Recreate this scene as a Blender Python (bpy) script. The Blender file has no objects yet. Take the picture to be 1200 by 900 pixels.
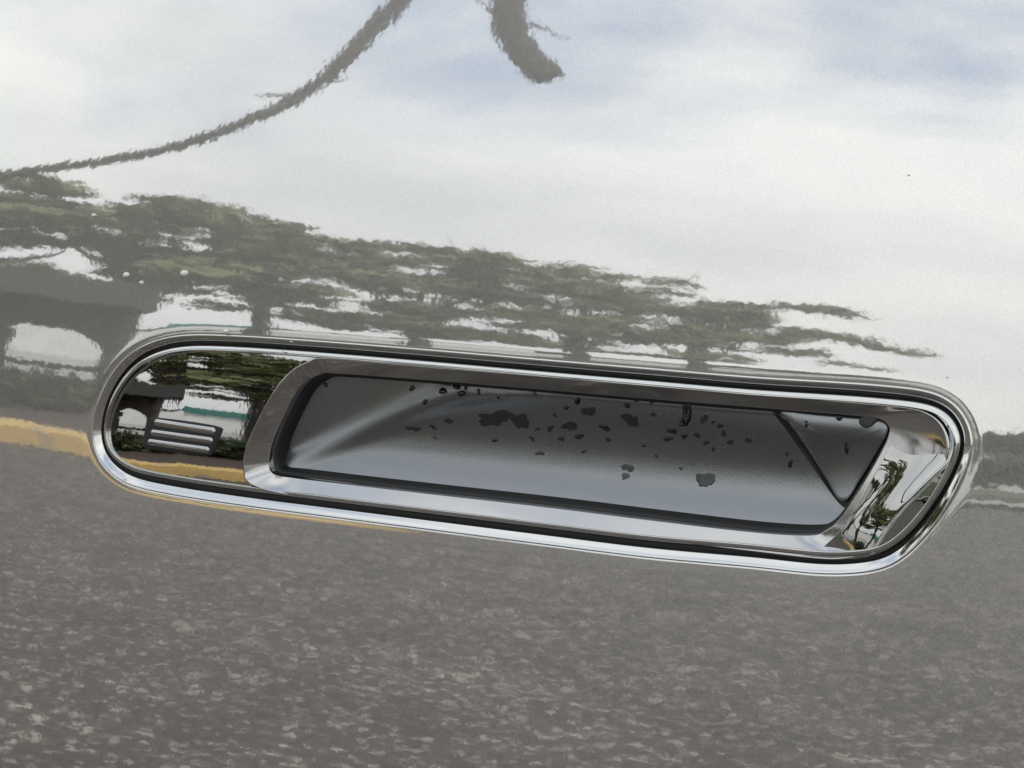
import bpy, bmesh, math, random
import numpy as np
from mathutils import Vector
R_ = math.radians
rnd = random.Random(7)

# ------------------------------------------------------------------ camera
FOC = 2800.0; TH = R_(32); PT = R_(9); DIST = .51; ZH = .95
T = np.array([0, 0, ZH])
CAM = T + DIST*np.array([math.sin(TH)*math.cos(PT), -math.cos(TH)*math.cos(PT), math.sin(PT)])
fw = (T-CAM)/DIST; rt = np.cross(fw, [0, 0, 1.]); rt /= np.linalg.norm(rt); up = np.cross(rt, fw)
sc = bpy.context.scene
cd = bpy.data.cameras.new('camera'); cam = bpy.data.objects.new('camera', cd); sc.collection.objects.link(cam)
cd.sensor_width = 36; cd.lens = 36*FOC/1200; cd.clip_start = .01; cd.clip_end = 2000
cam.location = CAM; cam.rotation_euler = Vector(fw).to_track_quat('-Z', 'Y').to_euler()
cd.dof.use_dof = False
sc.camera = cam
# ------------------------------------------------------------------ sky, sun, exposure
SUN_EL, SUN_AZ = R_(56), R_(-150)         # azimuth from -y (away from the door), towards -x negative
SUN_DIR = Vector((-math.sin(SUN_AZ)*math.cos(SUN_EL), -math.cos(SUN_AZ)*math.cos(SUN_EL), math.sin(SUN_EL)))
w = bpy.data.worlds.new('World'); sc.world = w; w.use_nodes = True
nt = w.node_tree; nt.nodes.clear(); N = nt.nodes.new; L = nt.links.new
out = N('ShaderNodeOutputWorld'); bg = N('ShaderNodeBackground'); bg.inputs[1].default_value = .1
sky = N('ShaderNodeTexSky'); sky.sky_type = 'NISHITA'; sky.sun_disc = False; sky.sun_elevation = SUN_EL
sky.sun_rotation = math.atan2(SUN_DIR.x, SUN_DIR.y); sky.dust_density = 2.
tc = N('ShaderNodeTexCoord')
sep = N('ShaderNodeSeparateXYZ'); L(tc.outputs['Generated'], sep.inputs[0])
mp = N('ShaderNodeMapping'); mp.inputs['Scale'].default_value = (1, 1, 2.2); mp.inputs['Location'].default_value = (.35, .1, .2); mp.inputs['Rotation'].default_value = (0, 0, R_(8))
L(tc.outputs['Generated'], mp.inputs[0])
def wnoise(scale, det, rough, dist=0.):
    n = N('ShaderNodeTexNoise'); n.inputs['Scale'].default_value = scale; n.inputs['Detail'].default_value = det
    n.inputs['Roughness'].default_value = rough; n.inputs['Distortion'].default_value = dist; L(mp.outputs[0], n.inputs[0]); return n
def wramp(src, stops):
    r = N('ShaderNodeValToRGB'); e = r.color_ramp.elements
    while len(e) > 1: e.remove(e[-1])
    e[0].position = stops[0][0]; e[0].color = (*stops[0][1], 1)
    for p, c in stops[1:]:
        q = e.new(p); q.color = (*c, 1)
    L(src, r.inputs[0]); return r
n1 = wnoise(2.6, 6, .52, .3)
low = N('ShaderNodeMapRange'); low.inputs['From Min'].default_value = .20; low.inputs['From Max'].default_value = .42     # cloud closes up towards the horizon
low.inputs['To Min'].default_value = .22; low.inputs['To Max'].default_value = 0.; L(sep.outputs[2], low.inputs['Value'])
addc = N('ShaderNodeMath'); addc.operation = 'ADD'; L(n1.outputs[0], addc.inputs[0]); L(low.outputs[0], addc.inputs[1])
cover = wramp(addc.outputs[0], [(.38, (.10,)*3), (.50, (.7,)*3), (.60, (1,)*3)])
n2 = wnoise(3.4, 5, .5)
cloudcol = wramp(n2.outputs[0], [(.32, (9.8, 10.2, 10.4)), (.5, (11.9, 12.2, 12.1)), (.66, (13.6, 13.7, 13.4))])
blue = N('ShaderNodeMix'); blue.data_type = 'RGBA'; blue.inputs[0].default_value = .62
L(sky.outputs[0], blue.inputs[6]); blue.inputs[7].default_value = (7.4, 8.8, 11.3, 1)   # thin high haze over the blue
mx = N('ShaderNodeMix'); mx.data_type = 'RGBA'
L(cover.outputs[0], mx.inputs[0]); L(blue.outputs[2], mx.inputs[6]); L(cloudcol.outputs[0], mx.inputs[7])
hz = N('ShaderNodeMapRange'); hz.inputs['From Min'].default_value = .0; hz.inputs['From Max'].default_value = .28
hz.inputs['To Min'].default_value = .80; hz.inputs['To Max'].default_value = 1.02; L(sep.outputs[2], hz.inputs['Value'])      # overcast greys towards the horizon
hm = N('ShaderNodeVectorMath'); hm.operation = 'SCALE'; L(mx.outputs[2], hm.inputs[0]); L(hz.outputs[0], hm.inputs['Scale'])
L(hm.outputs[0], bg.inputs[0]); L(bg.outputs[0], out.inputs[0])
sd = bpy.data.lights.new('sun', 'SUN'); sd.energy = 1.5; sd.angle = R_(12); sd.color = (1, .96, .9)
sun = bpy.data.objects.new('sun', sd); sc.collection.objects.link(sun)
sun.rotation_euler = (-SUN_DIR).to_track_quat('-Z', 'Y').to_euler()
sc.view_settings.view_transform = 'Standard'; sc.view_settings.look = 'None'; sc.view_settings.gamma = 1
sc.view_settings.exposure = 0; sc.view_settings.use_curve_mapping = False
sc.cycles.max_bounces = 10; sc.cycles.glossy_bounces = 6; sc.cycles.sample_clamp_indirect = 6

# ------------------------------------------------------------------ materials
def mat(name):
    m = bpy.data.materials.new(name); m.use_nodes = True
    return m, m.node_tree, m.node_tree.nodes['Principled BSDF']
def pset(b, **k):
    nm = dict(base='Base Color', rough='Roughness', metal='Metallic', spec='Specular IOR Level', ior='IOR', coat='Coat Weight', crough='Coat Roughness')
    for a, v in k.items():
        b.inputs[nm[a]].default_value = (*v, 1) if a == 'base' else v
def tex(nt, kind, scale, vec=None, **k):
    n = nt.nodes.new('ShaderNodeTex'+kind); n.inputs['Scale'].default_value = scale
    for a, v in k.items():
        if a in n.inputs: n.inputs[a].default_value = v
        else: setattr(n, a, v)
    if vec is not None: nt.links.new(vec, n.inputs['Vector'])
    return n
def objco(nt, scale=(1, 1, 1)):
    c = nt.nodes.new('ShaderNodeTexCoord'); m = nt.nodes.new('ShaderNodeMapping'); m.inputs['Scale'].default_value = scale
    nt.links.new(c.outputs['Object'], m.inputs[0]); return m.outputs[0]
def bump(nt, h, strength, dist, normal=None):
    b = nt.nodes.new('ShaderNodeBump'); b.inputs['Strength'].default_value = strength; b.inputs['Distance'].default_value = dist
    nt.links.new(h, b.inputs['Height'])
    if normal is not None: nt.links.new(normal, b.inputs['Normal'])
    return b.outputs[0]
def ramp(nt, src, stops):
    r = nt.nodes.new('ShaderNodeValToRGB'); e = r.color_ramp.elements
    while len(e) > 1: e.remove(e[-1])
    e[0].position = stops[0][0]; e[0].color = (*stops[0][1], 1)
    for p, c in stops[1:]:
        q = e.new(p); q.color = (*c, 1)
    nt.links.new(src, r.inputs[0]); return r.outputs[0]
def simple(name, base, rough=.6, metal=0., **k):
    m, nt, b = mat(name); pset(b, base=base, rough=rough, metal=metal, **k); return m
def noisy(name, c1, c2, scale, rough=.8, bs=0., bd=.01):
    m, nt, b = mat(name); co = objco(nt); n = tex(nt, 'Noise', scale, co, Detail=6., Roughness=.6)
    nt.links.new(ramp(nt, n.outputs[0], [(.3, c1), (.7, c2)]), b.inputs['Base Color']); pset(b, rough=rough)
    if bs: nt.links.new(bump(nt, n.outputs[0], bs, bd), b.inputs['Normal'])
    return m

# metallic car paint: orange peel under a clear lacquer, flake layer below
def paint():
    m, nt, b = mat('silver_grey_metallic_paint'); L = nt.links.new
    co = objco(nt)
    peel = tex(nt, 'Noise', 200., co, Detail=2., Roughness=.5)
    peel2 = tex(nt, 'Noise', 700., co, Detail=1.)
    nrm = bump(nt, peel.outputs[0], 1., .0000085)
    nrm = bump(nt, peel2.outputs[0], 1., .0000014, nrm)
    flake = tex(nt, 'Voronoi', 4200., co)
    flake2 = tex(nt, 'Noise', 2600., co, Detail=2.)
    # flakes: tilt each one a little
    sub = nt.nodes.new('ShaderNodeVectorMath'); sub.operation = 'SUBTRACT'; sub.inputs[1].default_value = (.5, .5, .5); L(flake.outputs['Color'], sub.inputs[0])
    scl = nt.nodes.new('ShaderNodeVectorMath'); scl.operation = 'SCALE'; scl.inputs['Scale'].default_value = .18; L(sub.outputs[0], scl.inputs[0])
    geo = nt.nodes.new('ShaderNodeNewGeometry')
    add = nt.nodes.new('ShaderNodeVectorMath'); add.operation = 'ADD'; L(geo.outputs['Normal'], add.inputs[0]); L(scl.outputs[0], add.inputs[1])
    nz = nt.nodes.new('ShaderNodeVectorMath'); nz.operation = 'NORMALIZE'; L(add.outputs[0], nz.inputs[0])
    pset(b, base=(.6, .6, .58), rough=.58, metal=1.)
    L(nz.outputs[0], b.inputs['Normal'])
    L(ramp(nt, flake2.outputs[0], [(.3, (.63, .612, .57)), (.5, (.70, .682, .64)), (.72, (.78, .762, .72))]), b.inputs['Base Color'])
    g = nt.nodes.new('ShaderNodeBsdfPrincipled'); pset(g, base=(.80, .80, .79), rough=.026, metal=1.); L(nrm, g.inputs['Normal'])
    gr = tex(nt, 'White_Noise' if False else 'Noise', 3300., co, Detail=1.)
    L(ramp(nt, gr.outputs[0], [(.3, (.78, .78, .77)), (.5, (.82, .82, .815)), (.7, (.86, .86, .85))]), g.inputs['Base Color'])
    mixs = nt.nodes.new('ShaderNodeMixShader'); mixs.inputs[0].default_value = .67
    L(b.outputs[0], mixs.inputs[1]); L(g.outputs[0], mixs.inputs[2])
    L(mixs.outputs[0], nt.nodes['Material Output'].inputs[0])
    return m
def chrome(name, base, rough, bs=0., scale=600., sx=(1, 1, 1)):
    m, nt, b = mat(name); pset(b, base=base, rough=rough, metal=1.)
    co = objco(nt, sx)
    n = tex(nt, 'Noise', scale, co, Detail=3.)
    if bs: nt.links.new(bump(nt, n.outputs[0], 1., bs), b.inputs['Normal'])
    sm = tex(nt, 'Noise', 90., co, Detail=5., Roughness=.7)
    r = ramp(nt, sm.outputs[0], [(.4, (rough,)*3), (.75, (rough*2.4+.01,)*3)]); nt.links.new(r, b.inputs['Roughness'])
    return m
M = {}
M['paint'] = paint()
M['chrome'] = chrome('bright_chrome', (.68, .68, .67), .05, .000002)
M['bezel'] = chrome('satin_dark_chrome', (.52, .515, .51), .06, .000003, 500.)
M['cover'] = chrome('black_chrome', (.56, .56, .55), .012, .0000065, 420., (1., 1., .6))
M['endcap'] = chrome('black_chrome_end', (.46, .46, .45), .012, .00003, 130.)
M['rubber'] = simple('black_rubber_and_gap', (.012, .012, .012), .55)  # real seal rubber, and the painted shade in the flap gap
def liner_mat():
    m, nt, b = mat('soft_black_plastic'); co = objco(nt)
    n = tex(nt, 'Noise', 60., co, Detail=6., Roughness=.65)
    nt.links.new(ramp(nt, n.outputs[0], [(.3, (.006, .009, .012)), (.7, (.009, .012, .016))]), b.inputs['Base Color'])
    nt.links.new(ramp(nt, n.outputs[0], [(.3, (.25,)*3), (.7, (.31,)*3)]), b.inputs['Roughness'])
    f = tex(nt, 'Noise', 2200., co, Detail=2.)
    nt.links.new(bump(nt, f.outputs[0], .5, .00005), b.inputs['Normal'])
    pset(b, ior=3.2); b.inputs['Specular Tint'].default_value = (.95, .98, 1.0, 1); return m
M['liner'] = liner_mat()
M['water'] = simple('water_on_plastic', (.008, .009, .010), .02, 0., ior=1.6)
M['film'] = simple('wet_plastic', (.010, .012, .013), .30, 0., ior=1.75)
M['grit'] = simple('pale_water_bead', (.75, .75, .72), .12)

# ------------------------------------------------------------------ the door's surface
A0 = R_(5.7); RR = .5; AA = .45; RX = 3.
def f(x, z):
    z = np.asarray(z, float); x = np.asarray(x, float)
    return A0*z + RR*AA*AA*np.log(np.cosh(z/(RR*AA))) + x*x/(2*RX)
def rays(p):
    p = np.atleast_2d(np.asarray(p, float))
    d = fw + rt*((p[:, :1]-600)/FOC) + up*((450-p[:, 1:2])/FOC)
    return d/np.linalg.norm(d, axis=1, keepdims=True)
def unproj(p, h=0.):
    """points of the photograph carried to the surface that stands h in front of the door skin (h: number, array or function of x, z)"""
    d = rays(p); t = np.full(len(d), DIST)
    for i in range(60):
        q = CAM + d*t[:, None]
        hh = h(q[:, 0], q[:, 2]-ZH) if callable(h) else h
        e = q[:, 1] - (f(q[:, 0], q[:, 2]-ZH) - hh); t -= e/d[:, 1]*.7
    return CAM + d*t[:, None]
def place(xz, h):
    """(x, z) of the door plane at height h in front of the skin"""
    return np.column_stack([xz[:, 0], f(xz[:, 0], xz[:, 1]-ZH)-h, xz[:, 1]])

def catmull(P, n, closed=True):
    P = np.asarray(P, float); m = len(P); o = []
    seg = m if closed else m-1
    for k in range(n):
        s = k*seg/n if closed else k*seg/(n-1)
        i = min(int(s), seg-1); t = s-i
        g = (lambda j: P[j % m]) if closed else (lambda j: P[max(0, min(m-1, j))])
        a, b, c, d = g(i-1), g(i), g(i+1), g(i+2)
        o.append(.5*((2*b)+(c-a)*t+(2*a-5*b+4*c-d)*t*t+(3*b-a-3*c+d)*t**3))
    return np.array(o)
def resample(P, n):
    Q = np.vstack([P, P[:1]]); s = np.r_[0, np.cumsum(np.linalg.norm(np.diff(Q, axis=0), axis=1))]
    u = np.linspace(0, s[-1], n+1)[:-1]
    return np.column_stack([np.interp(u, s, Q[:, k]) for k in range(Q.shape[1])])
def smooth(P, sig):
    n = len(P); k = np.fft.fftfreq(n)*n
    w_ = np.exp(-.5*(2*np.pi*k*sig/n)**2)
    return np.column_stack([np.real(np.fft.ifft(np.fft.fft(P[:, j])*w_)) for j in range(P.shape[1])])
def inward(P):
    t = np.roll(P, -1, 0)-np.roll(P, 1, 0); t /= np.linalg.norm(t, axis=1, keepdims=True)
    n = np.column_stack([-t[:, 1], t[:, 0]])
    if np.sum(n*(P.mean(0)-P)) < 0: n = -n
    return n

def mesh(name, verts, faces, m, parent=None, sm=True, props=None):
    me = bpy.data.meshes.new(name); me.from_pydata([tuple(v) for v in verts], [], faces); me.update()
    me.materials.append(m)
    if sm: me.polygons.foreach_set('use_smooth', [True]*len(me.polygons))
    o = bpy.data.objects.new(name, me); sc.collection.objects.link(o)
    if parent: o.parent = parent
    for k, v in (props or {}).items(): o[k] = v
    return o
def loft(loops, closed=True, fill=False, base=0):
    n = len(loops[0]); V = np.vstack(loops); F = []
    for a in range(len(loops)-1):
        for i in range(n if closed else n-1):
            j = (i+1) % n
            F.append((a*n+i, a*n+j, (a+1)*n+j, (a+1)*n+i))
    V = list(V)
    if fill:
        V.append(np.mean(loops[-1], 0)); c = len(V)-1; b = (len(loops)-1)*n
        for i in range(n): F.append((b+i, b+(i+1) % n, c))
    return V, F
def facing(V, F):
    """turn faces so that they look away from the car (-y) on the whole"""
    V = np.asarray(V); s = 0
    for q in F[::7]:
        a, b, c = V[q[0]], V[q[1]], V[q[2]]; s += np.cross(b-a, c-a)[1]
    return F if s < 0 else [tuple(reversed(q)) for q in F]
def empty(name, loc=(0, 0, 0), **props):
    o = bpy.data.objects.new(name, None); o.location = loc; sc.collection.objects.link(o)
    for k, v in props.items(): o[k] = v
    return o

# ------------------------------------------------------------------ outline of the handle, traced
PX = .001*0.19       # about one photograph pixel on the door, in metres
O_px = [(108,505),(112,478),(125,446),(147,418),(177,400),(215,392),(270,392.5),(360,398),(500,409),(640,421),(760,431),(880,441),
        (980,447),(1034,451),(1085,457),(1113,468),(1131,487),(1140,511),(1139,532),(1131,556),(1113,591),(1088,626),(1057,656),(1024,670),(965,673.5),
        (880,665),(760,654),(640,639),(500,621),(360,603),(270,591),(200,580),(152,569),(125,551),(112,530)]
NN = 900
O3 = unproj(smooth(resample(catmull(O_px, 2400), NN), 3.5))
O2 = O3[:, [0, 2]]
O2 = smooth(resample(O2, NN), 2.)
IN = inward(O2)
perim = np.linalg.norm(np.roll(O2, -1, 0)-O2, axis=1)
def off(d, sg=1.):        # d in metres inwards (number or array)
    Q = O2 + IN*(np.asarray(d).reshape(-1, 1) if np.ndim(d) else d)
    return smooth(Q, sg) if sg else Q
# where on the loop: weights for left / top / right / bottom from the inward normal
WL = np.clip(IN[:, 0], 0, 1); WR = np.clip(-IN[:, 0], 0, 1); WT = np.clip(-IN[:, 1], 0, 1)**2; WB = np.clip(IN[:, 1], 0, 1)**2
ringw = smooth((WT*8.5 + WB*10.5 + WL**2*11.5 + WR**2*11)[:, None], 20)[:, 0]*PX      # width of the sloping outer lip
slotw = smooth(((5-2.2*WR-1.0*WL+2.3*WB)*PX)[:, None], 15)[:, 0]

door = empty('car_door', (0, 0, 0), label='grey metallic car door skin with a long flush chrome handle set into it', category='car door')
# door skin: a radial loft from the rolled edge of the opening to the door's outer limits
HX0, HX1, HZ0, HZ1 = -.52, .55, .42, 1.28
def outer(n):
    c = np.array([.0, ZH]); P = []
    for q in O2:
        d = q-c; k = min([((HX1-c[0])/d[0] if d[0] > 0 else (HX0-c[0])/d[0]) if abs(d[0]) > 1e-9 else 1e9,
                          ((HZ1-c[1])/d[1] if d[1] > 0 else (HZ0-c[1])/d[1]) if abs(d[1]) > 1e-9 else 1e9])
        P.append(c+d*k)
    return np.array(P)
OUT = outer(NN)
loops = []
def dent(dist):           # the skin is drawn in a little round the opening
    return -.00006*math.exp(-(dist/.0011)**2) - .00001*math.exp(-(dist/.004)**2)
far_ = [.0004*k for k in range(0, 20)] + [.0085, .0095, .011, .013, .015, .018, .022, .027, .033]
# first the rolled edge
for dd, h in ((.0009, -.0030), (.0008, -.0016), (.0006, -.0009), (.0003, -.0006)):
    loops.append(place(off(dd), h))
def spread(d):            # outward offset whose directions are evened out, so that it never folds
    n_ = smooth(IN, 1+min(d/.0001, 34)); n_ /= np.linalg.norm(n_, axis=1, keepdims=True)
    return smooth(O2, max(.5, min(d/.0008, 10))) - n_*d
for d_ in far_:
    loops.append(place(spread(d_), dent(d_)))
B0 = spread(.033)
for k in range(1, 40):
    t = (k/39)**1.5
    loops.append(place(B0*(1-t)+OUT*t, dent(.1)))
V, F = loft(loops); mesh('door_skin', V, facing(V, F), M['paint'], door)

# outer lip of the handle: small convex roll, then a slope into the slot
handle = None
lp = []
def ringloops(prof):
    return [place(off(d_), h) for d_, h in prof]
a_ = .25*ringw
for d_, h in ((-.0001, -.0012), (-.00005, -.0003), (.00005, .0000), (.0002, .00012), (.0004, .00010)):
    lp.append(place(off(d_), h))
for t, h in [(t, .0001-.0009*t**1.15) for t in (.1, .2, .3, .4, .5, .6, .7, .8, .9, .97)] + [(1., -.0010), (1.01, -.0016), (1.02, -.005)]:
    lp.append(place(off(.0003+t*(ringw-.0003)), h))
V, F = loft(lp); handle = mesh('door_handle', V, facing(V, F), M['chrome'], door)
# rubber in the slot
lp = [place(off(ringw-.0004), -.0024), place(off(ringw), -.0021), place(off(ringw+.5*slotw), -.0018), place(off(ringw+slotw), -.0021), place(off(ringw+slotw+.0006), -.0040)]
V, F = loft(lp); mesh('seal', V, facing(V, F), M['rubber'], handle)
# inner frame: slim rounded bead
k0 = ringw+slotw
beadw = 6*PX
lp = []
for k in range(0, 13):
    a = math.pi*.5*k/12
    lp.append(place(off(k0+beadw*.75*(1-math.cos(a))), -.0013+.0011*math.sin(a) - (.003 if k == 0 else 0)))
lp.append(place(off(k0+beadw), -.00020)); lp.append(place(off(k0+beadw*1.12), -.0002)); lp.append(place(off(k0+beadw*1.13), -.00024)); lp.append(place(off(k0+beadw*1.15), -.0012))
V, F = loft(lp); mesh('inner_frame', V, facing(V, F), M['chrome'], handle)
Lw = k0+beadw*1.15

# ------------------------------------------------------------------ bezel round the grip pocket
E_px = [(294,565),(288,548),(290,528),(299,504),(311,480),(323,458),(340,436),(361,424),(385,420)]
P_px = [(320,556),(314,543),(318,520),(328,496),(338,475),(348,457),(360,445),(373,439),(388,437)]
Ltop = [(500,430),(640,441.5),(760,452),(880,461),(980,470),(1055,477),(1085,484),(1104,499),(1112,524),(1104,556),(1086,590),(1060,623),(1030,645),(990,655),(950,654)]
Ptop = [(500,445),(640,456.5),(760,467),(880,476.5),(960,483),(1012,487.5),(1032,491),(1042,500),(1041,512),(1032,531),(1018,556),(1000,585),(983,610),(968,622),(948,628)]
Lbot = [(880,646),(760,631),(640,615),(500,599),(380,584),(330,578)]
Pbot = [(880,624),(760,610),(640,595),(500,579),(380,565),(340,560)]
E_px = E_px+Ltop+Lbot; P_px = P_px+Ptop+Pbot
NB = 720
E2 = smooth(catmull(E_px, NB), 3.); P2 = smooth(catmull(P_px, NB), 3.)
E3 = unproj(E2, -.0004)[:, [0, 2]]; P3 = unproj(P2, -.0024)[:, [0, 2]]
lft = smooth(np.clip((345-E2[:, 0])/30, 0, 1)[:, None], 8)[:, 0]
lp = [place(E3 + inward(E3)*-.0002, -.0030), place(E3+inward(E3)*-.00012, -.0008+.0010*lft)]
rgt = np.clip((E2[:, 0]-1040)/30, 0, 1); rgt = np.maximum(rgt, ((E2[:, 0] > 945) & (E2[:, 1] > 560))*1.)
powr = smooth((1.02-.50*rgt)[:, None], 6)[:, 0]      # behind the end cap the bezel lies lower
for t in np.r_[np.linspace(0, .96, 15), .98, .99, 1.]:
    h = -.0004 - .0020*(t**powr) + .0010*lft*(1-t)
    lp.append(place(E3*(1-t)+P3*t, h))
for dd, h in ((.00003, -.00243), (.00008, -.0025), (.0002, -.0030), (.0004, -.0040), (.0005, -.0060), (.0004, -.0090)):
    lp.append(place(P3+inward(P3)*dd, h))
V, F = loft(lp); mesh('bezel', V, facing(V, F), M['bezel'], handle)
# dark inner lip just inside the bezel
lp = [place(P3+inward(P3)*.0003, -.0040), place(P3+inward(P3)*.0008, -.0043), place(P3+inward(P3)*.0012, -.0052), place(P3+inward(P3)*.0014, -.0120)]
V, F = loft(lp); mesh('pocket_lip', V, facing(V, F), M['rubber'], handle)

# ------------------------------------------------------------------ pocket: a dish whose floor rises to the lower edge
P2s = P3.copy()
def zedges(x):
    x = np.atleast_1d(x)
    n = len(P2s); top = []; bot = []
    up_ = P2s[P2s[:, 1] > np.interp(P2s[:, 0], [P2s[:, 0].min(), P2s[:, 0].max()], [P2s[P2s[:, 0].argmin(), 1], P2s[P2s[:, 0].argmax(), 1]])]
    return None
xa, xb = P3[:, 0].min(), P3[:, 0].max()
botl = unproj([(325,558),(500,579),(760,610),(945,628),(1000,634)], -.004)[:, [0, 2]]
topl = unproj([(325,431),(500,445),(760,467),(960,483),(1045,490)], -.004)[:, [0, 2]]
ridge = smooth(catmull(unproj([(290,562),(330,545),(380,521),(440,494),(500,471),(560,455),(620,447),(700,443)], -.008)[:, [0, 2]], 200, False), 0.01)
def smin(a, b, k):
    h = np.clip(.5+.5*(b-a)/k, 0, 1); return b*(1-h)+a*h-k*h*(1-h)
def depth(x, zr):
    z = zr+ZH
    zb = np.interp(x, botl[:, 0], botl[:, 1]); zt = np.interp(x, topl[:, 0], topl[:, 1])
    u = np.clip((z-zb)/(zt-zb), -.25, 1.3)
    uu = np.clip(u, -.1, 1)
    zr_ = np.interp(x, ridge[:, 0], ridge[:, 1])
    cup = lambda q: .0070 + .0270*(.58*q-.68*q*q)
    ur = np.clip((zr_-zb)/(zt-zb), -.1, 1)
    below = cup(uu); above = cup(ur) - .14*(z-zr_) + .02*(x-xa)
    k = 1/(1+np.exp(-np.clip((z-zr_)/.0018, -40, 40))); k = k*np.clip((ridge[-1, 0]-x)/.01, 0, 1)
    d = below*(1-k)+above*k
    right = .0070 + (xb-x)*.30
    rg = 0.0010*np.exp(-(np.abs(z-zr_+.0006)/.0028)**2)*np.clip((ridge[-1, 0]-x)/.03, 0, 1)
    return np.maximum(smin(d, right, .002)-rg, .0054)
def inside(pts, poly):
    x, y = pts[:, 0], pts[:, 1]; ins = np.zeros(len(pts), bool); q = np.roll(poly, -1, 0)
    for (x1, y1), (x2, y2) in zip(poly, q):
        if y1 == y2: continue
        c = ((y1 > y) != (y2 > y)) & (x < (x2-x1)*(y-y1)/(y2-y1)+x1); ins ^= c
    return ins
big_ = (P3 - inward(P3)*.0022)[::4]
gs = .0004
gx = np.arange(big_[:, 0].min(), big_[:, 0].max(), gs); gz = np.arange(big_[:, 1].min(), big_[:, 1].max(), gs)
GX, GZ = np.meshgrid(gx, gz); pts = np.column_stack([GX.ravel(), GZ.ravel()])
ok_ = inside(pts, big_).reshape(GX.shape); V = place(pts, -depth(pts[:, 0], pts[:, 1]-ZH)); nx = len(gx)
F = [(a*nx+b, a*nx+b+1, (a+1)*nx+b+1, (a+1)*nx+b) for a in range(len(gz)-1) for b in range(nx-1) if ok_[a, b] and ok_[a+1, b] and ok_[a, b+1] and ok_[a+1, b+1]]
used_ = sorted({k for q in F for k in q}); mp_ = {k: i_ for i_, k in enumerate(used_)}
V = V[used_]; F = [tuple(mp_[k] for k in q) for q in F]
liner = mesh('pocket_liner', V, facing(V, F), M['liner'], handle)

# ------------------------------------------------------------------ triangular flap at the forward end of the pocket
def flap_h(x, z): return -np.maximum(depth(x, z)-.0026, .0044)
fl = [(914,480),(955,484),(1000,488),(1030,491),(1041,499),(1038,513),(1024,538),(1008,565),(998,583),(990,588),(982,583),(968,562),(945,527),(922,494)]
fl2 = smooth(catmull(fl, 300), 3.); fc = np.array([990, 520.])
lp = []
for s, dh in ((1.0, -.0028), (1.0, -.0008), (.985, -.0002), (.96, .0), (.9, .0001), (.75, .0002), (.5, .0003), (.25, .0003), (.05, .0003)):
    q = fc+(fl2-fc)*s
    b = unproj(q, flap_h); xz = b[:, [0, 2]]
    hh = flap_h(xz[:, 0], xz[:, 1]-ZH)+dh+.0012*np.clip((q[:, 1]-535)/50, 0, 1)**2
    lp.append(place(xz, hh))
V, F = loft(lp, fill=True); mesh('flap', V, facing(V, F), M['liner'], handle)
gp = [(902,478),(920,480),(938,498),(960,535),(982,568),(992,584),(1000,592),(996,597),(985,592),(965,566),(938,525),(912,492)]
g2 = smooth(catmull(gp, 200), 2.); gc = g2.mean(0); lp = []
base3 = unproj(g2, lambda x, z: -depth(x, z)+.0004)
cl3 = catmull([(915,483),(950,529),(990,585)], 100, False); cl3 = np.vstack([cl3, cl3[::-1]])
xz = base3[:, [0, 2]]
lp = [place(xz, -depth(xz[:, 0], xz[:, 1]-ZH)-.0002), place(xz, -depth(xz[:, 0], xz[:, 1]-ZH)+.0003)]
V, F = loft(lp, fill=False); n = len(xz)
F.append(tuple(range(n, 2*n))); mesh('flap_gap_shade', V, facing(V, F), M['rubber'], handle, sm=False)  # black strip standing for the shade in the gap beside the flap

# ------------------------------------------------------------------ black chrome end cap, right of the pocket (hollowed)
ec = [(1050,496),(1068,496),(1088,498),(1108,501),(1114,512),(1116,530),(1110,554),(1094,588),(1068,622),(1040,644),(1010,655),(980,657),(955,653),
      (958,645),(974,630),(988,612),(1002,590),(1018,561),(1032,534),(1044,510)]
e2 = smooth(catmull(ec, 400), 2.)
e3 = unproj(e2, .0)[:, [0, 2]]
ecen = unproj([(1056, 575)], 0.)[0, [0, 2]]
exa, exb = e3[:, 0].min(), e3[:, 0].max()
axis0 = unproj([(1082, 500)], 0.)[0, [0, 2]]; axis1 = unproj([(990, 650)], 0.)[0, [0, 2]]
ad = (axis1-axis0); al = np.linalg.norm(ad); ad /= al; an = np.array([-ad[1], ad[0]])
def cap_h(q):
    s = (q-axis0)@an; t = ((q-axis0)@ad)/al
    return smin(-.00165 - .035*(q[:, 1]-ecen[1]) + .0003*t + .135*s + 15.*s*s - .0005*(t-.5)**2*4 + .00006*np.sin(t*9+s*600), np.full(len(s), -.00028), .0002)
lp = []
for s, dh in ((1.0, -.003), (1.0, -.0003), (.99, 0.)) + tuple((k, 0.) for k in np.linspace(.96, .03, 26)):
    q = ecen+(e3-ecen)*s
    lp.append(place(q, cap_h(q)+dh))
V, F = loft(lp, fill=True); mesh('end_cap', V, facing(V, F), M['endcap'], handle)
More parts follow.
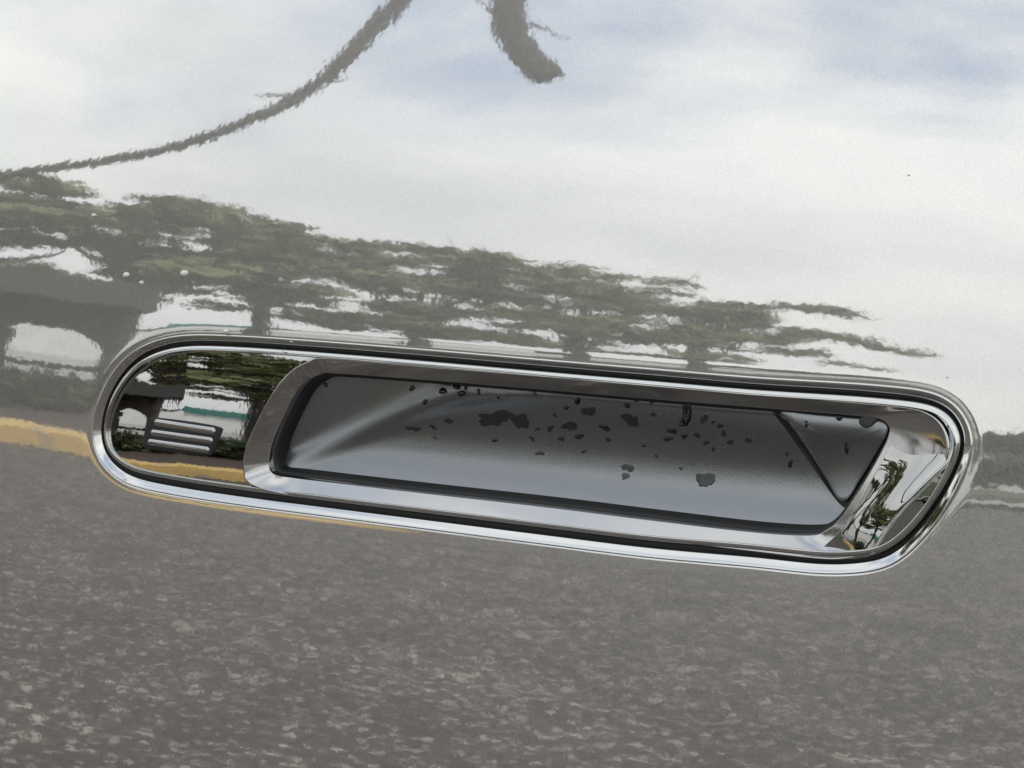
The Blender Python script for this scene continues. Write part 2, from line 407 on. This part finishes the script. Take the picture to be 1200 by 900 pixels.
# ------------------------------------------------------------------ black chrome cover, left of the pocket (bulged)
Linner = off(Lw, 2.)
xcut = unproj([(335, 500)], 0.)[0, 0]
cv = Linner.copy()
ml = unproj([(294,600),(291,562),(292,530),(301,504),(316,480),(329,458),(346,438),(364,425),(374,406)], 0.)[:, [0, 2]]
cv[:, 0] = np.minimum(cv[:, 0], np.interp(cv[:, 1], ml[:, 1], ml[:, 0]))
cv = resample(cv, 700); cv = smooth(cv, 1.2)
cx0, cx1 = cv[:, 0].min(), cv[:, 0].max(); 
tl = unproj([(125,446),(215,403),(385,413)], 0.)[:, [0, 2]]; bl = unproj([(130,550),(200,572),(385,596)], 0.)[:, [0, 2]]
def cover_h(q):
    zt = np.interp(q[:, 0], tl[:, 0], tl[:, 1]); zb = np.interp(q[:, 0], bl[:, 0], bl[:, 1])
    zc = .5*(zt+zb)
    return -.0008 - .00045*((q[:, 1]-zc)/.0165)**2 - .050*(q[:, 1]-zc) - .0003*np.clip((cx0+.016-q[:, 0])/.016, 0, 1)**2
ccen = unproj([(225, 490)], 0.)[0, [0, 2]]
lp = []
for s, dh in ((1.02, -.004),) + tuple((k, 0.) for k in np.r_[1.0, .99, .975, np.linspace(.95, .02, 34)]):
    q = ccen+(cv-ccen)*s
    lp.append(place(q, cover_h(q)+dh))
V, F = loft(lp, fill=True); mesh('grip_cover', V, facing(V, F), M['cover'], handle)
# three raised ribs on the cover, each a rounded bar
ribs = [((181,494.5),(253,505.5),11.5), ((177,506.5),(250,516.5),10.5), ((173.5,517.5),(246,527.5),10.5)]
rp = [(172,497),(180,489),(254,499),(260,508),(253,520),(249,531),(240,533.5),(174,526),(168,517)]
rq = smooth(catmull(rp, 160), 2.); ch = lambda x, z: cover_h(np.column_stack([x, z+ZH]))
rq = unproj(rq, ch)[:, [0, 2]]; rc = rq.mean(0)
lp = [place(rc+(rq-rc)*k, cover_h(rc+(rq-rc)*k)+dh) for k, dh in ((1., -.0003), (.995, .00006), (.97, .0001), (.5, .0001), (.05, .0001))]
V, F = loft(lp, fill=True); mesh('rib_backing', V, facing(V, F), M['rubber'], handle)
for (p0, p1, wd) in ribs:
    ch = lambda x, z: cover_h(np.column_stack([x, z+ZH]))
    a, b = unproj([p0, p1], ch)[:, [0, 2]]
    d = b-a; ln = np.linalg.norm(d); d /= ln; nn = np.array([-d[1], d[0]]); r = wd*PX*.42
    def outline(rr, m_=10):
        pts = []
        for k in range(m_+1):
            t = -math.pi/2+math.pi*k/m_
            pts.append(b-d*r + d*math.cos(t)*rr*1.0 + nn*math.sin(t)*rr)
        for k in range(m_+1):
            t = math.pi/2+math.pi*k/m_
            pts.append(a+d*r + d*math.cos(t)*rr*1.0 + nn*math.sin(t)*rr)
        return np.array(pts)
    lp = []
    for k in range(0, 9):
        t = math.pi/2*k/8
        q = outline(r*math.cos(t)+1e-6)
        lp.append(place(q, cover_h(q)-.0001+.0006*math.sin(t)**.8))
    V, F = loft(lp); mesh('rib', V, facing(V, F), M['endcap'], handle)

# ------------------------------------------------------------------ water drops and wet spots
def blob(px, py, w_, h_, hf, thick, ang=0., jag=.25, name='water_drop', m='water', label='', group=None, cat='water drop', n=22, seed=None):
    r = random.Random(seed if seed is not None else int(px*7+py*13))
    ph = [r.uniform(0, 6.28) for _ in range(9)]; am = [r.uniform(.3, 1)*jag*.95/(k+1)**.95 for k in range(9)]
    out_ = []; n = int(n*1.7)
    for k in range(n):
        t = 2*math.pi*k/n; rr = 1+sum(am[j]*math.sin((j+2)*t+ph[j]) for j in range(9))
        x = rr*math.cos(t)*w_/2; y = rr*math.sin(t)*h_/2; ca, sa = math.cos(ang), math.sin(ang)
        out_.append((px+x*ca-y*sa, py+x*sa+y*ca))
    out_ = np.array(out_); c = np.array([px, py])
    lp = []
    for k in range(6):
        t = math.pi/2*k/5; q = c+(out_-c)*max(math.cos(t), .04)
        b = unproj(q, hf); xz = b[:, [0, 2]]
        lp.append(place(xz, hf(xz[:, 0], xz[:, 1]-ZH) - .00003 + (max(thick*1.5, .00012)*math.sin(t) if thick > .00009 else .00012*math.sin(t)**.25)))
    V, F = loft(lp, fill=True); V = np.array(V); o3 = V.mean(0)
    o = mesh(name, V-o3, facing(V, F), M['film' if m == 'water' and thick < .00009 else m]); o.location = o3
    o['label'] = label; o['category'] = cat
    if group: o['group'] = group
    return o
liner_h = lambda x, z: -depth(x, z)
G = 'water drops and wet spots in the handle pocket'
big = [(535,453,8,7,.0006,.15,'round clear drop, topmost of the cluster under the bezel where the pale streak ends'),
       (519,458,9,7,.0006,.2,'flat clear drop on the pale streak, leftmost of the cluster under the bezel'),
       (541,461,9,7,.0006,.15,'plump clear drop on the pale streak, lowest of the cluster under the bezel'),
       (546,454,3,6,.0004,.2,'small drop right beside the topmost drop of the cluster under the bezel'),
       (561,459,3,9,.0003,.3,'thin upright trickle of water right of the cluster of drops'),
       (580,490,42,17,.00004,.35,'largest dark wet patch in the middle of the handle pocket'),
       (610,493,20,19,.00004,.35,'dark wet patch joined to the right end of the largest patch'),
       (736,548,13,10,.00004,.3,'upper lobe of the dark double spot low in the pocket'),
       (733,558,9,8,.00004,.3,'lower lobe of the dark double spot low in the pocket'),
       (827,562,22,18,.00005,.25,'big round dark spot alone on the pale lower slope of the pocket'),
       (805,482,11,34,.0004,.18,'long dark drip hanging down from the upper bezel'),
       (800,497,9,5,.0007,.1,'bright clear bead at the foot of the long drip'),
       (739,492,20,14,.00004,.35,'wide dark wet spot left of the long drip'),
       (668,499,18,12,.00004,.3,'dark wet spot in the row left of the widest spot'),
       (690,482,16,12,.00004,.35,'dark wet spot close under the upper bezel, mid pocket'),
       (677,470,6,9,.0006,.2,'small clear drop clinging under the upper bezel, mid pocket'),
       (746,469,5,4,.0005,.15,'tiny clear drop against the upper bezel right of mid pocket'),
       (735,475,7,7,.0003,.3,'small dark drop below the bezel left of the long drip'),
       (1019,488,34,18,.00005,.3,'dark wet patch across the top corner of the flap'),
       (992,526,5,13,.00025,.4,'crooked dark splash in the middle of the triangular flap'),
       (983,489,10,6,.0002,.5,'faint broken splash at the top edge of the flap'),
       (945,497,4,9,.0002,.3,'short dark mark near the left corner of the flap'),
       (926,543,6,11,.0002,.4,'dark splash just left of the lower flap joint'),
       (483,455,7,6,.00025,.3,'small dark drop on the plain grey part left of the streak'),
       (498,471,5,7,.0003,.3,'small dark drop sitting on the upper edge of the pale streak'),
       (382,451,4,6,.0003,.2,'tiny drop near the upper left corner of the pocket'),
       (485,502,16,7,.00003,.3,'faint oval wet spot below the pale streak')]
for (x, y, a, b, th, jg, lb) in big:
    onflap = x > 935 and not (920 < x < 932)
    blob(x, y, a, b, (flap_h if onflap else liner_h) if not onflap else (lambda x_, z_: flap_h(x_, z_)+.0003), th, jag=jg, label=lb, n=30)
small = [(508,500,12,6),(526,493,12,8),(510,513,6,4),(580,516,9,5),(607,501,5,3),(624,514,10,6),(633,531,11,7),(645,502,9,9),(658,514,8,9),(679,511,11,10),
         (684,529,6,6),(709,501,14,10),(713,515,9,7),(755,522,6,5),(769,534,5,5),(766,486,8,6),(783,514,14,7),(788,505,12,10),(802,511,10,7),(817,510,8,8),
         (798,549,6,4),(825,491,9,12),(828,519,9,6),(836,526,5,7),(844,499,8,6),(848,508,6,10),(856,518,9,8),(877,516,9,8),(650,487,6,5),(664,478,7,6),
         (627,461,6,7),(584,466,4,4),(764,472,5,4),(922,532,5,5),(630,503,8,5),(836,495,5,5)]
marks = [((582,490), 'the largest patch'), ((739,492), 'the widest upper spot'), ((805,482), 'the long drip'), ((734,552), 'the low double spot'),
         ((827,562), 'the lone round spot'), ((532,457), 'the drop cluster'), ((677,490), 'the middle row'), ((860,500), 'the spatter end')]
info = []
for q in small:
    (mx_, my_), nm = min(marks, key=lambda t: (t[0][0]-q[0])**2+(t[0][1]-q[1])**2)
    dx, dy = q[0]-mx_, q[1]-my_
    v = 'above' if dy < -6 else 'below' if dy > 6 else ''; h_ = 'left of' if dx < -6 else 'right of' if dx > 6 else ''
    way = ' '.join(t for t in ((v+' and' if v and h_ else v), h_) if t) or 'beside'
    info.append((math.hypot(dx, dy), way, nm))
for (x, y, a, b), (dd_, way, nm) in zip(small, info):
    same = sorted(d for d, w2, n2 in info if (w2, n2) == (way, nm)); rk = same.index(dd_)
    word = '' if len(same) == 1 else ['nearest ', 'next nearest ', 'third nearest ', 'fourth nearest '][min(rk, 3)]
    size = 'wide' if a > b*1.5 else 'tall' if b > a*1.3 else 'round'
    size = ('tiny ' if a*b < 36 else 'small ')+size
    r = random.Random(x)
    blob(x, y, a*.85, b*.85, liner_h, r.choice((.00004, .00004, .0002)), ang=r.uniform(-.6, .6), jag=.35, n=18,
         label=f'{word}{size} dark spot {way} {nm}', group=G)
# pale beads on the paint
for (x, y, s, lb) in [(216,320,8,'largest pale bead on the paint above the left end of the handle'),
                      (148,322,6.5,'pale bead on the paint left of the largest bead'),
                      (166,331,4,'faint bead between the two upper beads on the paint'),
                      (221,361,4.5,'small pale bead midway between the largest bead and the handle lip'),
                      (265,388,5.5,'pale bead resting against the top lip of the handle'),
                      (80,235,4.5,'tiny pale bead at far left in the tree reflection'),
                      (110,252,4,'tiny pale bead below the far left bead'),
                      (1065,205,2.2,'minute pale speck high on the right of the paint'),
                      (1110,442,2.5,'minute pale speck above the right end of the handle')]:
    blob(x, y, s, s, lambda x_, z_: 0*x_, .0005, jag=.12, m='grit', name='water_bead', label=lb, cat='water bead', n=14)
blob(331, 412.5, 4, 3.5, lambda x_, z_: 0*x_+.0004, .0005, jag=.1, m='grit', name='water_bead', label='pale bead on the slim chrome frame above the black cover', cat='water bead', n=14)
for (x, y, a, b, lb) in [(620,589.5,6,3,'bright fleck of water on the lower lip of the pocket, left one'),(676,597.5,8,2.5,'bright fleck of water on the lower lip of the pocket, right one')]:
    blob(x, y, a, b, lambda x_, z_: 0*x_-.0050, .0005, jag=.2, m='grit', name='water_bead', label=lb, cat='water bead', n=12)

# ------------------------------------------------------------------ the car park that the paint and chrome mirror
def polar(az, d): a = R_(az); return (-d*math.sin(a), -d*math.cos(a))
def quadgrid(name, x0, x1, y0, y1, z, m, **p):
    o = mesh(name, [(x0, y0, z), (x1, y0, z), (x1, y1, z), (x0, y1, z)], [(0, 1, 2, 3)], m, sm=False, props=p); return o
def asphalt():
    m, nt, b = mat('asphalt'); co = objco(nt); L = nt.links.new
    v = tex(nt, 'Voronoi', 78., co, Randomness=1.); v2 = tex(nt, 'Voronoi', 110., co)
    n = tex(nt, 'Noise', 3., co, Detail=6., Roughness=.65); n3 = tex(nt, 'Noise', 18., co, Detail=4.)
    sx = nt.nodes.new('ShaderNodeSeparateColor'); L(v.outputs['Color'], sx.inputs[0])
    st = ramp(nt, sx.outputs[0], [(0, (.026, .022, .019)), (.55, (.040, .034, .029)), (.82, (.10, .089, .079)), (1, (.55, .50, .45))])
    sx2 = nt.nodes.new('ShaderNodeSeparateColor'); L(v2.outputs['Color'], sx2.inputs[0])
    st2 = ramp(nt, sx2.outputs[1], [(0, (.034, .030, .027)), (.7, (.062, .054, .048)), (1, (.16, .14, .12))])
    m1 = nt.nodes.new('ShaderNodeMix'); m1.data_type = 'RGBA'; m1.inputs[0].default_value = .35; L(st, m1.inputs[6]); L(st2, m1.inputs[7])
    tint = ramp(nt, n.outputs[0], [(.3, (.60, .58, .56)), (.7, (1.35, 1.32, 1.28))]); m2 = nt.nodes.new('ShaderNodeMix'); m2.data_type = 'RGBA'; m2.blend_type = 'MULTIPLY'; m2.inputs[0].default_value = 1
    L(m1.outputs[2], m2.inputs[6]); L(tint, m2.inputs[7])
    L(m2.outputs[2], b.inputs['Base Color']); pset(b, rough=.8)
    L(bump(nt, v.outputs['Distance'], .5, .01), b.inputs['Normal'])
    return m
M['asphalt'] = asphalt()
M['grass'] = noisy('grass', (.035, .05, .018), (.09, .11, .04), 4.)
M['mulch'] = noisy('mulch', (.035, .022, .015), (.085, .055, .040), 14.)
def kerbpaint():
    m, nt, b = mat('worn_yellow_kerb_paint'); co = objco(nt); n = tex(nt, 'Noise', 6., co, Detail=8., Roughness=.7)
    nt.links.new(ramp(nt, n.outputs[0], [(.36, (.34, .30, .23)), (.46, (.60, .40, .14)), (.7, (.68, .47, .18))]), b.inputs['Base Color']); pset(b, rough=.7); return m
M['yellow'] = kerbpaint()
M['concrete'] = noisy('concrete', (.30, .29, .27), (.42, .41, .38), 2.)
M['white'] = noisy('white_render_wall', (.66, .66, .64), (.78, .78, .76), 1.)
M['teal'] = simple('teal_painted_fascia', (.05, .19, .16), .5)
M['glass'] = simple('dark_window_glass', (.02, .025, .03), .05)
M['darkroof'] = simple('dark_grey_roofing', (.06, .058, .055), .8)
M['stone'] = noisy('brown_stone', (.06, .05, .042), (.13, .11, .095), 5.)
M['bark'] = noisy('bark', (.035, .028, .022), (.10, .085, .07), 9., .9, .6, .03)
M['leaf'] = noisy('leaves', (.09, .10, .035), (.20, .21, .085), 1.3, .6)
M['leaf2'] = noisy('hedge_leaves', (.018, .028, .008), (.055, .07, .022), 2., .6)

S = dict(kind='structure')
quadgrid('ground', -900, 900, -900, 900, -.004, M['grass'], kind='structure')
quadgrid('asphalt', -40, 26, -12.2, 14, 0, M['asphalt'], kind='structure')
# kerb: runs parallel to the car, then curls away; sampled as an open loop of points
kp = [(-42, -5.45), (-20, -5.35), (-12, -5.3), (-8, -5.25), (-5.9, -5.2), (-4.9, -5.5), (-4.7, -6.6), (-6.0, -9), (-8.4, -14)]
kl = catmull(kp, 160, False)
tn = np.gradient(kl, axis=0); tn /= np.linalg.norm(tn, axis=1, keepdims=True); kn = np.column_stack([-tn[:, 1], tn[:, 0]])
if kn[10, 1] < 0: kn = -kn       # kn points to the asphalt
prof = [(0, -.02), (0, .15), (-.02, .17), (-.30, .17), (-.30, -.02)]
lp = [np.column_stack([kl+kn*a, np.full(len(kl), z)]) for a, z in prof]
V, F = loft(lp, closed=False); kerb = mesh('kerb', V, F, M['yellow'], sm=False, props=S)
# planting bed and verge inside the kerb
bed = np.vstack([kl-kn*.25, [(-42, -14)]]); V = [(x, y, .14) for x, y in bed]
mesh('planting_bed', V, [tuple(range(len(V)))], M['mulch'], sm=False, props=S)
# concrete apron and lot beyond on the right
quadgrid('footpath', -6.5, 26, -12.9, -12.2, .06, M['concrete'], kind='structure')

quadgrid('road', -90, 40, -60, -17, .01, M['concrete'], kind='structure')
def box(bm, x0, x1, y0, y1, z0, z1):
    v = [bm.verts.new(p) for p in ((x0,y0,z0),(x1,y0,z0),(x1,y1,z0),(x0,y1,z0),(x0,y0,z1),(x1,y0,z1),(x1,y1,z1),(x0,y1,z1))]
    for q in ((0,3,2,1),(4,5,6,7),(0,1,5,4),(1,2,6,5),(2,3,7,6),(3,0,4,7)): bm.faces.new([v[k] for k in q])
def bobj(name, bm, m, parent=None, loc=None, rot=0, **p):
    me = bpy.data.meshes.new(name); bmesh.ops.recalc_face_normals(bm, faces=bm.faces); bm.to_mesh(me); bm.free(); me.materials.append(m)
    o = bpy.data.objects.new(name, me); sc.collection.objects.link(o); o.parent = parent
    if loc: o.location = loc; o.rotation_euler.z = rot
    for k, v in p.items(): o[k] = v
    return o
def tube(pts, rad, seg=10):
    pts = [Vector(p) for p in pts]; V = []; F = []
    for i, p in enumerate(pts):
        t = (pts[min(i+1, len(pts)-1)]-pts[max(i-1, 0)]).normalized()
        a = t.orthogonal().normalized(); b = t.cross(a)
        for k in range(seg):
            an_ = 2*math.pi*k/seg; V.append(p+(a*math.cos(an_)+b*math.sin(an_))*rad[i])
    for i in range(len(pts)-1):
        for k in range(seg):
            F.append((i*seg+k, i*seg+(k+1) % seg, (i+1)*seg+(k+1) % seg, (i+1)*seg+k))
    F.append(tuple(range((len(pts)-1)*seg, len(pts)*seg)))
    return V, F
def leaves(cent, n, size, seed, flat=.2, level=False):
    """leaf clumps: many small faces scattered round clump centres (x, y, z, radius)"""
    g = np.random.default_rng(seed); c = np.array(cent)
    wts = c[:, 3]**2; idx = g.choice(len(c), n, p=wts/wts.sum())
    d = g.normal(size=(n, 3)); d /= np.linalg.norm(d, axis=1, keepdims=True)
    r = g.random(n)**.45
    P = c[idx, :3] + [0, 0, 0] + d*r[:, None]*c[idx, 3:4]*np.array([1, 1, flat])
    a = g.normal(size=(n, 3)); a /= np.linalg.norm(a, axis=1, keepdims=True)
    b = np.cross(a, g.normal(size=(n, 3))); b /= np.linalg.norm(b, axis=1, keepdims=True)
    s = size*(.6+.8*g.random(n))[:, None]
    if level:
        a[:, 2] *= .16; a /= np.linalg.norm(a, axis=1, keepdims=True); b = np.cross(a, [0, 0, 1.])*.35 + np.array([0, 0, 1.])*.5; s = s*1.5; b = b*.55
    V = np.empty((n, 4, 3)); V[:, 0] = P-a*s; V[:, 1] = P+b*s*.45; V[:, 2] = P+a*s; V[:, 3] = P-b*s*.45
    return V.reshape(-1, 3), [(4*i, 4*i+1, 4*i+2, 4*i+3) for i in range(n)]
def tree(az, d, zc0, zc1, spread, nl, label, seed, lsize=.16, clumps=26, group='trees beyond the kerb', extra=None, trunk_r=.16):
    x, y = polar(az, d); r = random.Random(seed)
    t = empty('tree', (x, y, 0), label=label, category='tree', group=group)
    V, F = tube([(0, 0, -.05), (.1, .05, zc0*.6), (-.1, 0, zc0), (.05, .1, (zc0+zc1)/2), (0, 0, zc1*.92)], [trunk_r*1.3, trunk_r, trunk_r*.85, trunk_r*.5, .03])
    mesh('trunk', V, F, M['bark'], t)
    cs = []
    for k in range(clumps):
        a = r.uniform(0, 6.283); q = r.random()**.6*spread; zz = zc0+(zc1-zc0)*(r.random()**.9)
        q *= math.sqrt(max(.15, 1-((zz-zc0)/(zc1-zc0))**2*.8))
        cs.append((math.cos(a)*q, math.sin(a)*q, zz, r.uniform(.35, 1.)*spread*.30))
    for e in extra or []: cs.append(e)
    for k, c in enumerate(cs[:10]):
        V, F = tube([(0, 0, zc0*.8+.1*k), (c[0]*.5, c[1]*.5, (zc0+c[2])/2+.1), (c[0], c[1], c[2])], [trunk_r*.4, trunk_r*.25, .02], 6)
        mesh('limb', V, F, M['bark'], t)
    V, F = leaves(cs, nl, lsize, seed, .22, True); mesh('crown', V, F, M['leaf'], t, sm=False)
    return t
def sprays(az, d, lst):       # thin horizontal sprays: (azimuth, elevation, radius)
    x, y = polar(az, d); o = []
    for a, e, q in lst:
        p = polar(a, d); o.append((p[0]-x, p[1]-y, .97+d*math.tan(R_(e)), q))
    return o
tree(51, 20, 1.9, 4.15, 3.0, 2500, 'broad tree farthest left, behind the pavilion', 1, clumps=34)
tree(45.5, 19, 2.5, 4.15, 2.6, 2150, 'tree with a dark upright trunk beside the pavilion', 2, clumps=34)
tree(40.5, 21, 2.7, 3.95, 2.7, 2150, 'low green tree right of the dark trunked tree', 3, clumps=34,
     extra=sprays(40.5, 21, [(46, 3.9, .45), (44.6, 3.5, .4), (43, 4.2, .4), (41.8, 3.4, .5), (40.4, 4.0, .4), (39, 3.7, .5), (37.5, 3.3, .4), (36.4, 3.9, .4)]))
tree(35, 22, 2.2, 4.3, 2.9, 2400, 'middle tree of the row with ragged top', 4, clumps=34,
     extra=sprays(35, 22, [(39, 3.2, .5), (37.6, 2.9, .5), (36, 3.3, .5), (34.2, 2.8, .5), (32.6, 3.2, .5), (31, 3.0, .5)]))
tree(29.5, 23, 2.2, 4.3, 2.7, 2150, 'tree right of the ragged one, crown thinning to the right', 5, clumps=55)
tree(25.5, 23, 2.4, 3.9, 1.8, 1500, 'sparse small tree at the right end of the row', 6, clumps=26,
     extra=sprays(25.5, 23, [(22.5, 7.5, .45), (21.6, 7.6, .35), (20.7, 7.3, .25), (22, 5.9, .4), (21, 5.8, .35), (20, 5.6, .35), (19.2, 5.4, .3), (18.4, 5.2, .22), (22.5, 4.5, .4), (20.8, 3.9, .3), (19.8, 3.7, .2)]))
tree(64, 14, 2.0, 6.5, 3.0, 9000, 'tall dense tree standing alone at the far left of the kerb', 8, clumps=50)
# bare arching limb from a near leaning tree
x, y = polar(50.5, 13)
bt = empty('dead_tree', (x, y, 0), label='bare leaning tree whose long limb arches over and ends in a stub', category='tree')
jit_ = random.Random(3)
def rel(az, e, d):
    q = polar(az, d); return (q[0]-x, q[1]-y, .97+d*math.tan(R_(e)))
q0 = rel(51.8, 9.3, 13); V, F = tube([(0, 0, -.05), (.1, 0, 1.0), (q0[0]*.4, q0[1]*.4, 2.0), (q0[0]*.8, q0[1]*.8, 2.7), q0], [.2, .16, .12, .09, .05]); mesh('trunk', V, F, M['bark'], bt)
arc = catmull([rel(51.8, 9.3, 13), rel(49.2, 10.6, 12.6), rel(46.2, 12.3, 12.3), rel(43.6, 14.6, 12), rel(41.2, 18.2, 12), rel(39.6, 25, 12), rel(38.6, 30, 12), rel(37.4, 30.5, 12), rel(36.6, 26, 12), rel(35.2, 22.3, 12), rel(33.2, 20.0, 12)], 60, False)
rad = np.interp(np.linspace(0, 1, 60), [0, .35, .55, .7, 1], [.05, .065, .10, .15, .14])
for k_ in range(14):          # twigs hanging off the limb
    i_ = jit_.randrange(8, 56); a_ = arc[i_]; dl = [jit_.uniform(-.5, .5), jit_.uniform(-.3, .3), jit_.uniform(-.45, .3)]
    V, F = tube([tuple(a_), tuple(a_+np.array(dl)*.5), tuple(a_+np.array(dl)+[0, 0, jit_.uniform(-.15, .1)])], [.028, .018, .006], 5); mesh('twig', V, F, M['bark'], bt)
V, F = tube([tuple(p) for p in arc], list(rad), 8); mesh('limb', V, F, M['bark'], bt)

# pavilion with an arched opening (stone piers, beam, roof slab)
px_, py_ = polar(48.3, 13.5)
pv = empty('pavilion', (px_, py_, 0), label='small stone pavilion with an arched opening and flat dark roof', category='pavilion'); pv.rotation_euler.z = R_(-48)
def archwall(w_, h_, ro, zc, t, n=24):
    V = []; F = []
    inn = [(-ro, 0.)] + [(-ro*math.cos(math.pi*k/n), zc+ro*.75*math.sin(math.pi*k/n)) for k in range(n+1)] + [(ro, 0.)]
    outp = []
    for (a, b) in inn:
        k = abs(a)/ro; outp.append((-w_/2 if a < 0 else w_/2, b) if b <= zc+1e-6 else (a/ro*w_/2, h_))
    for yy in (0, t):
        for (a, b) in inn: V.append((a, yy, b))
        for (a, b) in outp: V.append((a, yy, b))
    m_ = len(inn)
    for s in (0, 1):
        o_ = s*2*m_
        for k in range(m_-1): F.append((o_+k, o_+k+1, o_+m_+k+1, o_+m_+k))
    for k in range(m_-1): F.append((k, k+1, 2*m_+k+1, 2*m_+k)); F.append((m_+k, m_+k+1, 3*m_+k+1, 3*m_+k))
    return V, F
V, F = archwall(1.5, 1.5, .56, .75, .25); mesh('arch_wall', V, F, M['stone'], pv, sm=False)
bm = bmesh.new(); box(bm, -2.4, .85, -.3, 1.4, 1.52, 1.85); bobj('roof', bm, M['darkroof'], pv)
bm = bmesh.new(); box(bm, -.56, .56, .05, .12, .56, .63); bobj('rail', bm, M['stone'], pv)
bm = bmesh.new(); box(bm, .6, .75, .9, 1.1, 0, 1.51); bobj('pier', bm, M['stone'], pv)
bm = bmesh.new(); box(bm, -2.25, -2.0, .9, 1.2, 0, 1.51); bobj('pier', bm, M['stone'], pv)

# white shop building with a teal fascia, across the road
bx_, by_ = polar(44, 68)
sh = empty('shop_building', (bx_, by_, 0), label='long white shop building with a teal fascia band', category='building'); sh.rotation_euler.z = R_(-44)
bm = bmesh.new(); box(bm, -14, 14, 0, 8, 0, 2.0); bobj('wall', bm, M['white'], sh)
bm = bmesh.new(); box(bm, .5, 4.5, .1, .4, 2.0, 2.8)
for v in bm.verts: v.co.y += 7.9
bobj('fascia', bm, M['teal'], sh)
bm = bmesh.new(); box(bm, -14.3, 14.3, -.2, 7.85, 2.0, 2.25); bobj('roof', bm, M['darkroof'], sh)
for k in range(3):
    bm = bmesh.new(); box(bm, -12+3*k, -11.2+3*k, 7.98, 8.05, .9, 1.5); bobj('window', bm, M['glass'], sh)
# hedges in the bed
def hedge(az0, az1, d, h_, label, seed):
    g = random.Random(seed); cs = []; c0 = polar((az0+az1)/2, d)
    for k in range(40):
        a = az0+(az1-az0)*k/39; q = polar(a, d+g.uniform(-.2, .2)); cs.append((q[0]-c0[0], q[1]-c0[1], g.uniform(.25, h_-.1), g.uniform(.2, .34)))
    V, F = leaves(cs, 6000, .05, seed, .9); o = mesh('hedge', V, F, M['leaf2'], sm=False); o.location = (*c0, .1); o['label'] = label; o['category'] = 'hedge'
hedge(58, 44.5, 10.8, .22, 'low dark hedge in the mulch bed before the pavilion', 11)
hedge(44, 36, 10.6, .36, 'taller dark hedge in the mulch bed right of the pavilion', 12)
hedge(17, 6, 15.0, .60, 'dark hedge on the far side of the concrete path', 13)
# far wood closing the horizon all round
cs = []; g = random.Random(5)
for k in range(420):
    a = g.uniform(0, 6.283); d = g.uniform(80, 105); az_ = math.degrees(math.atan2(-math.cos(a), -math.sin(a))) % 360; tall = 2.1 if 22 < az_ < 300 else 1.      # the wood is lower where it thins out
    cs.append((d*math.cos(a), d*math.sin(a), g.uniform(.2, 1.3)*tall, g.uniform(.8, 1.9)))
V, F = leaves(cs, 60000, .55, 9, .7); mesh('treeline', V, F, M['leaf2'], sm=False, props=dict(kind='stuff'))
